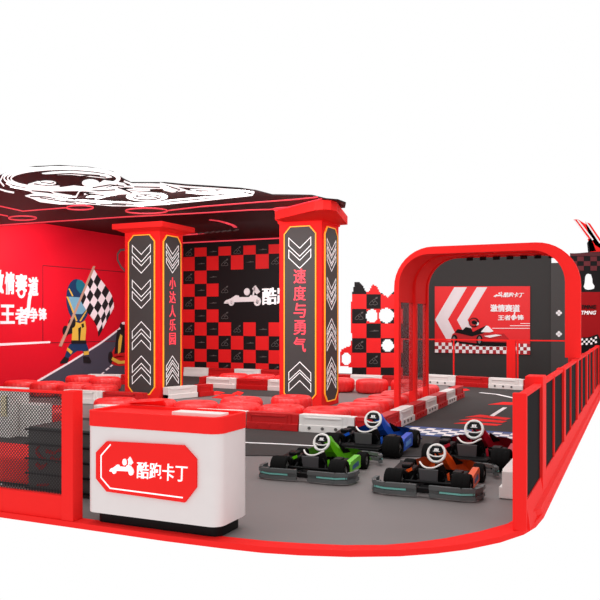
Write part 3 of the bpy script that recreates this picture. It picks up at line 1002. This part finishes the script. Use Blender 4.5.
# ================================================================== FENCE ON THE RIGHT
fence = empty('fence', (-.95, 7.3, 0), 0, 'red fence with black glass panels running away along the right edge', 'fence')
def fp(name, bm, m):
    for v in bm.verts:
        v.co += Vector((.95, -7.3, 0))
    return link(name, bm, m, fence)
bm = bmesh.new()
prism(bm, [(-.91, 7.27, .0055), (-.945, 7.27, .27), (-1.05, 7.27, .27), (-1.05, 7.27, .0055)], (0, 14.6, 0))
prism(bm, [(-.872, 7.95, .0055), (-.885, 7.85, .08), (-.92, 7.6, .1), (-.98, 7.5, .1), (-.98, 7.5, .0055)], (0, 13.9, 0))
fp('plinth', bm, RED)
bm = bmesh.new()
box(bm, (-1.02, 7.26, 1.235), (-.94, 21.9, 1.27), bev=.006)
fp('top_rail', bm, RED)
ys = [7.22 + 1.27 * k for k in range(12)]
for k, y in enumerate(ys):
    bm = bmesh.new()
    if k == 0:
        box(bm, (-1.06, y - .02, .006), (-.935, y + .05, 1.275), bev=.006)
    elif k == 1:
        box(bm, (-1.11, y - .06, .006), (-.925, y + .26, 1.345), bev=.006)
    elif k % 2 == 0:
        box(bm, (-1.0, y, .27), (-.935, y + .05, 1.272), bev=.004)
    else:
        box(bm, (-1.03, y - .02, .27), (-.925, y + .22, 1.28), bev=.005)
    fp('post', bm, RED)
for k in range(11):
    bm = bmesh.new()
    box(bm, (-.98, ys[k] + .04, .265), (-.958, ys[k + 1] + .01, 1.237))
    fp('glass_panel', bm, GLASSBLK)

# ================================================================== MESH ENCLOSURE ON THE LEFT
enc = empty('mesh_fence', (-4.95, 5.87, 0), 0, 'red framed fence of black diamond mesh left of the reception counter', 'fence')
eo = Vector((4.95, -5.87, 0))
def ep(name, bm, m):
    for v in bm.verts:
        v.co += eo
    return link(name, bm, m, enc)
YM = 5.84
bm = bmesh.new()
box(bm, (-5.115, YM - .06, .006), (-4.975, YM + .085, 1.262), bev=.004)
ep('post', bm, RED)
bm = bmesh.new()
box(bm, (-6.6, YM - .04, .006), (-5.117, YM + .04, .235), bev=.004)
ep('kick_panel', bm, RED)
bm = bmesh.new()
box(bm, (-6.6, YM - .02, 1.228), (-5.117, YM + .02, 1.252), bev=.003)
ep('top_rail', bm, RED)
bm = bmesh.new()
xa, xb, za, zb = -6.6, -5.117, .236, 1.227
pit, wd = .037, .0085
n = int((xb - xa + zb - za) / pit) + 2
for s in (1, -1):
    for k in range(n):
        c = (xa - (zb - za)) + k * pit if s == 1 else xa + k * pit
        # line x = c + s*(z-za)
        t0, t1 = 0, zb - za
        if s == 1:
            t0, t1 = max(t0, xa - c), min(t1, xb - c)
        else:
            t0, t1 = max(t0, c - xb), min(t1, c - xa)
        if t1 - t0 < .004:
            continue
        a = Vector((c + s * t0, YM, za + t0))
        b = Vector((c + s * t1, YM, za + t1))
        d = (b - a).normalized()
        u = d.cross(Vector((0, 1, 0))) * wd / 2
        y = Vector((0, .0015 if s == 1 else -.0015, 0))
        q = [a + u + y, b + u + y, b - u + y, a - u + y]
        prism(bm, q, (0, .0014, 0))
ep('mesh_panel', bm, MESHM)

# podium with steps
pod = empty('podium', (-9.7, 9.8, 0), 0, 'white stepped winners podium marked 1 seen through the mesh', 'podium')
def box_part(name, lo, hi, m, parent, off, bev=.01):
    bm = bmesh.new()
    box(bm, lo, hi, bev=bev)
    for v in bm.verts:
        v.co -= Vector(off)
    return link(name, bm, m, parent)
po = (-9.7, 9.8, 0)
box_part('centre_tier', (-10.4, 9.45, .001), (-9.45, 9.9, .80), WHITE, pod, po)
box_part('side_tier', (-9.44, 9.65, .001), (-9.0, 9.95, .55), WHITE, pod, po)
box_part('side_tier', (-11.3, 9.45, .001), (-10.41, 9.9, .42), WHITE, pod, po)
glyphs('1', Vector((-9.62, 9.449, .36)) - Vector(po), Vector((-9.5, 9.449, .36)) - Vector(po), Vector((-9.62, 9.449, .7)) - Vector(po), mat('number_gold', (240, 226, 190), .4), pod, 'number', .015, .03, (0, -1, 0))
# black grooved cabinet with red sweep
cab = empty('cabinet', (-5.7, 6.9, 0), 0, 'black grooved cabinet with red curved marks behind the red fence post', 'cabinet')
co_ = (-5.7, 6.9, 0)
box_part('carcass', (-6.34, 6.62, .0), (-5.02, 7.3, .74), mat('cabinet_grey', (66, 66, 64), .5), cab, co_)
for k in range(5):
    box_part('ledge', (-6.36, 6.585, .04 + k * .165), (-5.0, 6.622, .06 + k * .165), KBLK, cab, co_, .003)
for pts in ([(36, 447), (40, 444), (36, 451), (41, 457), (46, 459), (40, 459), (35, 453)], [(45, 449), (53, 452), (62, 447), (62, 450), (53, 455), (46, 453)], [(50, 456), (56, 459), (64, 455), (64, 458), (56, 463), (50, 460)],
            [(36, 462), (40, 466), (46, 463), (45, 467), (40, 470), (35, 466)], [(36, 484), (48, 484), (48, 486), (36, 486)]):
    bm = bmesh.new()
    prism(bm, [onY(x, y, 6.6) - Vector(co_) for x, y in pts], (0, .02, 0))
    link('red_sweep', bm, DKRED, cab)
# red bench box
bm = bmesh.new()
box(bm, (-8.2, 6.72, .04), (-6.42, 7.5, .35), bev=.04)
bench = tag(link('bench', bm, RED), 'low red padded bench box behind the mesh at the left edge', 'bench')
bm = bmesh.new()
box(bm, (-8.15, 6.8, 0.0), (-6.45, 7.45, .045))
link('bench_base', bm, KBLK, bench)

# ================================================================== RECEPTION COUNTER
cx0, cx1, cy0, cy1 = -4.835, -3.36, 5.79, 6.36
ctr = empty('reception_counter', ((cx0 + cx1) / 2, (cy0 + cy1) / 2, 0), 0, 'white reception counter with red top band and red octagonal sign', 'counter')
coff = Vector(((cx0 + cx1) / 2, (cy0 + cy1) / 2, 0))
def rrect(x0, x1, y0, y1, r, n=6):
    p = []
    for cx, cy, a0 in ((x1 - r, y0 + r, -90), (x1 - r, y1 - r, 0), (x0 + r, y1 - r, 90), (x0 + r, y0 + r, 180)):
        for k in range(n + 1):
            a = math.radians(a0 + 90 * k / n)
            p.append((cx + r * math.cos(a), cy + r * math.sin(a)))
    return p
def rr(name, x0, x1, y0, y1, r, z0, z1, m):
    bm = bmesh.new()
    prism(bm, [Vector((x, y, z0)) - coff for x, y in rrect(x0, x1, y0, y1, r)], (0, 0, z1 - z0))
    return link(name, bm, m, ctr, True)
rr('kick_plate', cx0 + .05, cx1 - .06, cy0 + .1, cy1 - .05, .08, .006, .12, KBLK)
rr('body', cx0, cx1, cy0, cy1, .11, .12, .94, CTR)
# red band: a parapet ring around a lower work surface
bm = bmesh.new()
o_ = rrect(cx0 - .005, cx1 + .005, cy0 - .005, cy1 + .005, .115)
i_ = rrect(cx0 + .05, cx1 - .05, cy0 + .05, cy1 - .05, .07)
ztop = lambda x: 1.09
Vv = [[bm.verts.new(Vector((x, y, z)) - coff) for x, y in pp] for z in (.941, 1.085) for pp in (o_, i_)]
n = len(o_)
for k in range(n):
    j = (k + 1) % n
    for a, b in ((0, 1), (2, 3), (0, 2), (1, 3)):
        bm.faces.new((Vv[a][k], Vv[a][j], Vv[b][j], Vv[b][k]))
link('top_band', bm, RED, ctr, True)
rr('work_surface', cx0 + .052, cx1 - .052, cy0 + .052, cy1 - .052, .06, .941, 1.06, RED)
bm = bmesh.new()
box(bm, (-3.98, 5.98, 1.0605), (-3.46, 6.14, 1.095), bev=.004)
tag(link('white_tray', bm, WHITE), 'slim white tray lying at the back right of the reception counter top', 'tray')
bm = bmesh.new()
prism(bm, [(-4.72, 6.355, 1.091), (-4.3, 6.355, 1.091), (-4.3, 6.30, 1.15), (-4.72, 6.30, 1.11)], (0, .03, 0))
link('back_lip', bm, RED, ctr).location = -coff
# octagon sign
YS = cy0
def S_(x, y):
    return onY(x, y, YS) - coff
oct_px = [(108, 441), (185, 445), (197.5, 459), (197.5, 487), (186, 502), (108, 491), (97.5, 478), (97.5, 452)]
bm = bmesh.new()
prism(bm, [S_(*p) for p in oct_px], (0, -.025, 0))
sign = link('sign_plaque', bm, RED, ctr)
bm = bmesh.new()
bo_ = Vector((0, -.026, 0))
stroke(bm, [S_(*p) + bo_ for p in ((112.5, 444), (103, 455), (103, 477), (112, 487.6), (184.5, 497))], .012, (0, -1, 0), .004)
link('sign_outline', bm, LEDW, sign)
glyphs('酷跑卡丁', S_(139, 477.5) + bo_, S_(189, 481.5) + bo_, S_(139.5, 461) + bo_, LEDW, sign, 'lettering', .012, .0, (0, -1, 0))
bm = bmesh.new()
a, b = S_(112, 472.5) + bo_, S_(135, 474.5) + bo_
kart_logo(bm, a, (b - a) / 2.4, Vector((0, 0, .14)), (0, -1, 0), .012)
link('kart_emblem', bm, LEDW, sign)

# ================================================================== KARTS
def make_kart(colour, accent, wheelcol, bumpers, s):
    t = empty('kart', (0, 0, 0), 0, '', 'kart', 'parked racing karts')
    def K(name, bm, m, parent=None, smooth=False):
        for v in bm.verts:
            v.co *= s
        return link(name, bm, m, parent or t, smooth)
    # chassis
    bm = bmesh.new()
    for sx in (-1, 1):
        tube(bm, [(sx * .3, -.08, .12), (sx * .3, .4, .085), (sx * .26, .95, .085), (sx * .2, 1.25, .09)], .018, 8)
    for y, x in ((-.05, .36), (.2, .34), (.62, .32), (.94, .4)):
        tube(bm, [(-x, y, .1), (x, y, .1)], .016, 8)
    tube(bm, [(-.45, 0, .145), (.45, 0, .145)], .02, 10)
    tube(bm, [(-.46, .98, .132), (.46, .98, .132)], .016, 8)
    K('frame', bm, KBLK, None, True)
    bm = bmesh.new()
    box(bm, (-.3, .2, .05), (.3, 1.25, .068), bev=.004)
    K('floor_pan', bm, KBLK)
    # bucket seat
    bm = bmesh.new()
    rows = [(.50, .10, .17), (.40, .085, .19), (.28, .08, .20), (.18, .10, .20), (.12, .18, .2), (.09, .27, .19), (.07, .35, .155)]
    nx_ = 10
    for sgn, th in ((0, 0),):
        grid = []
        for i, (y, z, hw) in enumerate(rows):
            line = []
            for k in range(nx_ + 1):
                u = k / nx_ * 2 - 1
                up = abs(u) ** 3
                wing = .10 if i < 4 else .03
                fw = 0 if i < 4 else .12 * up
                zz = z + up * wing + (-.035 * (1 - u * u) if i == 6 else 0)
                line.append(Vector((u * hw, y + fw, zz)))
            grid.append(line)
        V1 = [[bm.verts.new(p) for p in l] for l in grid]
        V2 = [[bm.verts.new(p + Vector((0, -.02 if i > 3 else 0, -.02 if i <= 4 else 0))) for p in l] for i, l in enumerate(grid)]
        R_, C_ = len(grid), nx_ + 1
        for V in (V1, V2):
            for i in range(R_ - 1):
                for k in range(C_ - 1):
                    bm.faces.new((V[i][k], V[i + 1][k], V[i + 1][k + 1], V[i][k + 1]))
        for i in range(R_ - 1):
            for k in (0, C_ - 1):
                bm.faces.new((V1[i][k], V1[i + 1][k], V2[i + 1][k], V2[i][k]))
        for k in range(C_ - 1):
            for i in (0, R_ - 1):
                bm.faces.new((V1[i][k], V1[i][k + 1], V2[i][k + 1], V2[i][k]))
        edge = [p.copy() + Vector((0, -.008, .01)) for p in grid[-1]]
        side = [grid[-2][0], grid[-1][0]]
    seat = K('seat', bm, KBLK, None, True)
    bm = bmesh.new()
    edge = [Vector((p.x, p.y, min(p.z, .356 + .02 * abs(p.x) / .17))) for p in edge]
    tube(bm, edge, .0125, 8)
    K('seat_piping', bm, WHITE, seat, True)
    bm = bmesh.new()
    a = [(-.13, .035, .315), (.13, .035, .315), (.115, .06, .13), (-.115, .06, .13)]
    prism(bm, a, (0, -.02, -.004))
    K('seat_back_plate', bm, SEATG, seat)
    # side brackets beside the seat
    for sx in (-1, 1):
        for q in ([(sx * .17, .08, .29), (sx * .22, .1, .2), (sx * .24, .0, .13)], [(sx * .2, .3, .2), (sx * .3, .35, .1)]):
            bm = bmesh.new()
            tube(bm, q, .012, 6)
            K('seat_stay', bm, KBLK, seat)
    # engine left, battery box right
    bm = bmesh.new()
    box(bm, (-.46, .17, .09), (-.25, .52, .27), bev=.02)
    box(bm, (-.42, .22, .27), (-.3, .42, .32), bev=.015)
    for k in range(5):
        box(bm, (-.47, .19 + k * .06, .12), (-.24, .205 + k * .06, .25))
    cyl(bm, (-.36, .1, .2), (-.36, .2, .2), .06, 14)
    en = K('engine', bm, KBLK)
    for q in ([(-.36, .158, .25), (-.26, .158, .3), (-.25, .158, .26), (-.33, .158, .22)], [(-.44, .15, .17), (-.37, .15, .19), (-.33, .15, .13), (-.36, .15, .15)],
              [(.22, .158, .25), (.25, .158, .27), (.26, .158, .16), (.23, .158, .16)]):
        bm = bmesh.new()
        prism(bm, q, (0, -.01, 0))
        K('coloured_clip', bm, colour, en)
    bm = bmesh.new()
    box(bm, (.26, .17, .09), (.45, .5, .24), bev=.02)
    box(bm, (.28, .2, .24), (.4, .4, .27), bev=.01)
    K('battery_box', bm, KBLK)
    # wheels
    for sx in (-1, 1):
        for y, r, wd, ox_ in ((0, .15, .25, .45), (.98, .132, .16, .50)):
            bm = bmesh.new()
            prof = [(r * .55, -wd / 2 + .01), (r * .8, -wd / 2), (r * .95, -wd / 2 + .01), (r, -wd / 2 + .035), (r, -wd / 6), (r * .985, -wd / 6 + .006), (r, -wd / 6 + .012), (r, wd / 6 - .012), (r * .985, wd / 6 - .006), (r, wd / 6), (r, wd / 2 - .035), (r * .95, wd / 2 - .01), (r * .8, wd / 2), (r * .55, wd / 2 - .01)]
            N = 28
            rg = [[bm.verts.new((x_, q * math.cos(2 * math.pi * k / N), q * math.sin(2 * math.pi * k / N))) for k in range(N)] for q, x_ in prof]
            for i in range(len(rg)):
                for k in range(N):
                    A_, B_ = rg[i], rg[(i + 1) % len(rg)]
                    bm.faces.new((A_[k], A_[(k + 1) % N], B_[(k + 1) % N], B_[k]))
            off = Vector((sx * ox_, y, r))
            for v in bm.verts:
                v.co += off
            wh = K('wheel', bm, RUBBER, None, True)
            bm = bmesh.new()
            cyl(bm, off + Vector((-wd * .38, 0, 0)), off + Vector((wd * .38, 0, 0)), r * .54, 20)
            cyl(bm, off + Vector((-wd * .46, 0, 0)), off + Vector((wd * .46, 0, 0)), r * .2, 12)
            K('hub', bm, RIM, wh, True)
    # side pods
    for sx in (-1, 1):
        bm = bmesh.new()
        pr = [(.19, .06), (.19, .2), (.25, .235), (.66, .27), (.71, .24), (.69, .08)]
        prism(bm, [(sx * .47, y, z) for y, z in pr], (sx * .085, 0, 0))
        pod_ = K('side_pod', bm, colour if sx > 0 else KBLK)
        bm = bmesh.new()
        prism(bm, [(sx * .555, .3, .11), (sx * .555, .6, .13), (sx * .555, .58, .2), (sx * .555, .32, .17)], (sx * .004, 0, 0))
        K('pod_decal', bm, accent, pod_)
    # nose: centre fairing loft then front wing
    bm = bmesh.new()
    secs = [(.72, .05, .40, .52), (.80, .09, .26, .50), (.92, .12, .16, .40), (1.06, .17, .12, .31), (1.22, .25, .08, .24), (1.38, .34, .06, .17), (1.46, .32, .06, .12)]
    prev = None
    for y, hw, zb_, zt_ in secs:
        ring = [bm.verts.new(v) for v in ((-hw, y, zb_), (-hw, y, (zb_ + zt_) / 2 + .02), (-hw * .55, y, zt_), (hw * .55, y, zt_), (hw, y, (zb_ + zt_) / 2 + .02), (hw, y, zb_))]
        if prev:
            for k in range(6):
                bm.faces.new((prev[k], prev[(k + 1) % 6], ring[(k + 1) % 6], ring[k]))
        else:
            bm.faces.new(ring)
        prev = ring
    bm.faces.new(prev[::-1])
    nose = K('nose_fairing', bm, colour)
    for sx in (-1, 1):
        bm = bmesh.new()
        prism(bm, [(sx * .14, .98, .30), (sx * .34, 1.16, .27), (sx * .52, 1.18, .2), (sx * .54, 1.28, .1), (sx * .36, 1.36, .09), (sx * .14, 1.3, .12)], (0, .06, -.03))
        K('nose_wing', bm, colour, nose)
    bm = bmesh.new()
    prism(bm, [(.125, .93, .34), (.18, 1.08, .27), (.23, 1.2, .2), (.16, 1.05, .2)], (.02, -.02, .02))
    prism(bm, [(-.125, .93, .34), (-.18, 1.08, .27), (-.23, 1.2, .2), (-.16, 1.05, .2)], (-.02, -.02, .02))
    K('nose_decal', bm, KBLK, nose)
    # steering
    cst = Vector((0, .50, .45))
    tilt = Matrix.Rotation(math.radians(-62), 3, 'X')   # wheel plane leans forward
    bm = bmesh.new()
    tube(bm, [cst, (0, .78, .34), (0, 1.0, .12)], .016, 8)
    K('steering_column', bm, KBLK)
    uu, vv = Vector((1, 0, 0)), Vector((0, .42, .91)).normalized()
    nn = uu.cross(vv)
    bm = bmesh.new()
    tube(bm, disc_pts(cst, uu, vv,   .118, .122, 28), .0195, 8, closed=True)
    tube(bm, [cst - uu * .1 - vv * .02, cst - uu * .04 - vv * .045, cst + uu * .04 - vv * .045, cst + uu * .1 - vv * .02], .011, 6)
    tube(bm, [cst - vv * .045, cst - vv * .1], .012, 6)
    sw = K('steering_wheel', bm, wheelcol, None, True)
    bm = bmesh.new()
    prism(bm, [cst + uu * x + vv * y + nn * -.0 for x, y in ((-.085, .0), (.085, .0), (.09, .05), (.06, .098), (-.06, .098), (-.09, .05))], nn * .018)
    prism(bm, [cst + uu * x + vv * y for x, y in ((-.035, -.1), (.035, -.1), (.07, -.055), (-.07, -.055))], nn * .012)
    K('wheel_pad', bm, KBLK, sw)
    bm = bmesh.new()
    for x in (-.03, -.01, .012):
        prism(bm, [cst + uu * (x) + vv * .03 + nn * .019, cst + uu * (x + .016) + vv * .03 + nn * .019, cst + uu * (x + .018) + vv * .065 + nn * .019, cst + uu * (x + .002) + vv * .065 + nn * .019], nn * .003)
    prism(bm, [cst + uu * x + vv * y + nn * .019 for x, y in ((-.045, .02), (.045, .02), (.045, .027), (-.045, .027))], nn * .003)
    K('pad_mark', bm, WPAINT, sw)
    # bumpers
    if bumpers:
        for sx in (-1, 1):
            bm = bmesh.new()
            path = [(sx * .09, -.31), (sx * .50, -.33), (sx * .67, -.28), (sx * .735, -.12), (sx * .735, .06)]
            for z0, z1, ins in ((.025, .072, 0), (.072, .118, .025), (.118, .172, 0)):
                for i in range(len(path) - 1):
                    (x1_, y1_), (x2_, y2_) = path[i], path[i + 1]
                    d = Vector((x2_ - x1_, y2_ - y1_, 0)).normalized()
                    nrm = Vector((d.y, -d.x, 0)) * (1 if sx > 0 else -1)
                    p_, q_ = Vector((x1_, y1_, z0)) - nrm * ins - d * .006, Vector((x2_, y2_, z0)) - nrm * ins + d * .006
                    prism(bm, [p_, q_, q_ - nrm * .05, p_ - nrm * .05], (0, 0, z1 - z0))
            rb = K('rear_bumper', bm, BUMP)
            bm = bmesh.new()
            pth = [Vector((sx * .22, -.305 + .012, .095)), Vector((sx * .50, -.32 + .012, .095)), Vector((sx * .655, -.27 + .012, .1))]
            for i in range(2):
                d = (pth[i + 1] - pth[i]).normalized()
                nrm = Vector((d.y, -d.x, 0)) * (1 if sx > 0 else -1)
                prism(bm, [pth[i] + Vector((0, 0, -.012)), pth[i + 1] + Vector((0, 0, -.012)), pth[i + 1] + Vector((0, 0, .012)), pth[i] + Vector((0, 0, .012))], nrm * .009)
            K('bumper_stripe', bm, CYAN, rb)
            bm = bmesh.new()
            path = [(sx * .02, 1.56), (sx * .45, 1.56), (sx * .66, 1.46), (sx * .73, 1.28)]
            for z0, z1 in ((.05, .1), (.13, .175)):
                for i in range(len(path) - 1):
                    (x1_, y1_), (x2_, y2_) = path[i], path[i + 1]
                    d = Vector((x2_ - x1_, y2_ - y1_, 0)).normalized()
                    nrm = Vector((-d.y, d.x, 0)) * (1 if sx > 0 else -1)
                    p_, q_ = Vector((x1_, y1_, z0)) - d * .006, Vector((x2_, y2_, z0)) + d * .006
                    prism(bm, [p_, q_, q_ - nrm * .06, p_ - nrm * .06], (0, 0, z1 - z0))
            for y in (1.3, 1.46):
                box(bm, (sx * .655 - .02, y - .02, .09), (sx * .655 + .02, y + .02, .14))
            fb = K('front_bumper', bm, BUMP)
            bm = bmesh.new()
            prism(bm, [(sx * .73 , 1.3, .105), (sx * .67, 1.45, .105), (sx * .67, 1.45, .125), (sx * .73, 1.3, .125)], (sx * -.02, -.01, 0))
            K('bumper_stripe', bm, CYAN, fb)
        bm = bmesh.new()
        box(bm, (-.13, -.27, .06), (.13, -.2, .13), bev=.01)
        tube(bm, [(-.1, -.22, .1), (-.1, -.03, .12)], .014, 6)
        tube(bm, [(.1, -.22, .1), (.1, -.03, .12)], .014, 6)
        K('bumper_bracket', bm, KBLK)
    else:
        bm = bmesh.new()
        tube(bm, [(-.3, -.05, .12), (-.3, -.2, .12), (.3, -.2, .12), (.3, -.05, .12)], .018, 8)
        tube(bm, [(-.5, 1.2, .08), (-.45, 1.5, .08), (.45, 1.5, .08), (.5, 1.2, .08)], .02, 8)
        K('bumper_bar', bm, KBLK)
        bm = bmesh.new()
        box(bm, (-.3, -.12, .085), (.3, .1, .16), bev=.02)
        K('rear_cover', bm, KBLK)
    return t
GREEN = mat('kart_green', (98, 190, 18), .35)
GDEC = mat('decal_blue', (30, 80, 130), .4)
ORANGE = mat('kart_orange', (236, 84, 18), .35)
YEL = mat('kart_yellow', (226, 168, 30), .4)
KBLU = mat('kart_blue', (28, 88, 200), .35)
LBLU = mat('decal_light_blue', (110, 170, 240), .4)
KRED = mat('kart_red', (186, 20, 44), .35)
PINK = mat('decal_pink', (240, 170, 180), .4)
SWH = mat('steering_white', (240, 236, 232), .4)
for col, acc, bump, s, loc, rz, lab in (
        (GREEN, GDEC, True, .85, (-3.69, 8.56), 2, 'green racing kart with grey bumpers, nearest the reception counter'),
        (ORANGE, GDEC, True, .85, (-2.155, 8.36), 1, 'orange racing kart with grey bumpers in the front row right'),
        (KBLU, LBLU, False, 1.0, (-3.61, 10.3), 1, 'blue racing kart without bumpers beside the barrier corner'),
        (KRED, PINK, False, 1.0, (-2.05, 9.95), 0, 'dark red racing kart without bumpers nearest the right fence')):
    k = make_kart(col, acc, SWH, bump, s)
    k.location = (*loc, .009 if loc[1] > 10.2 else .001)
    k.rotation_euler = (0, 0, math.radians(rz))
    k['label'] = lab
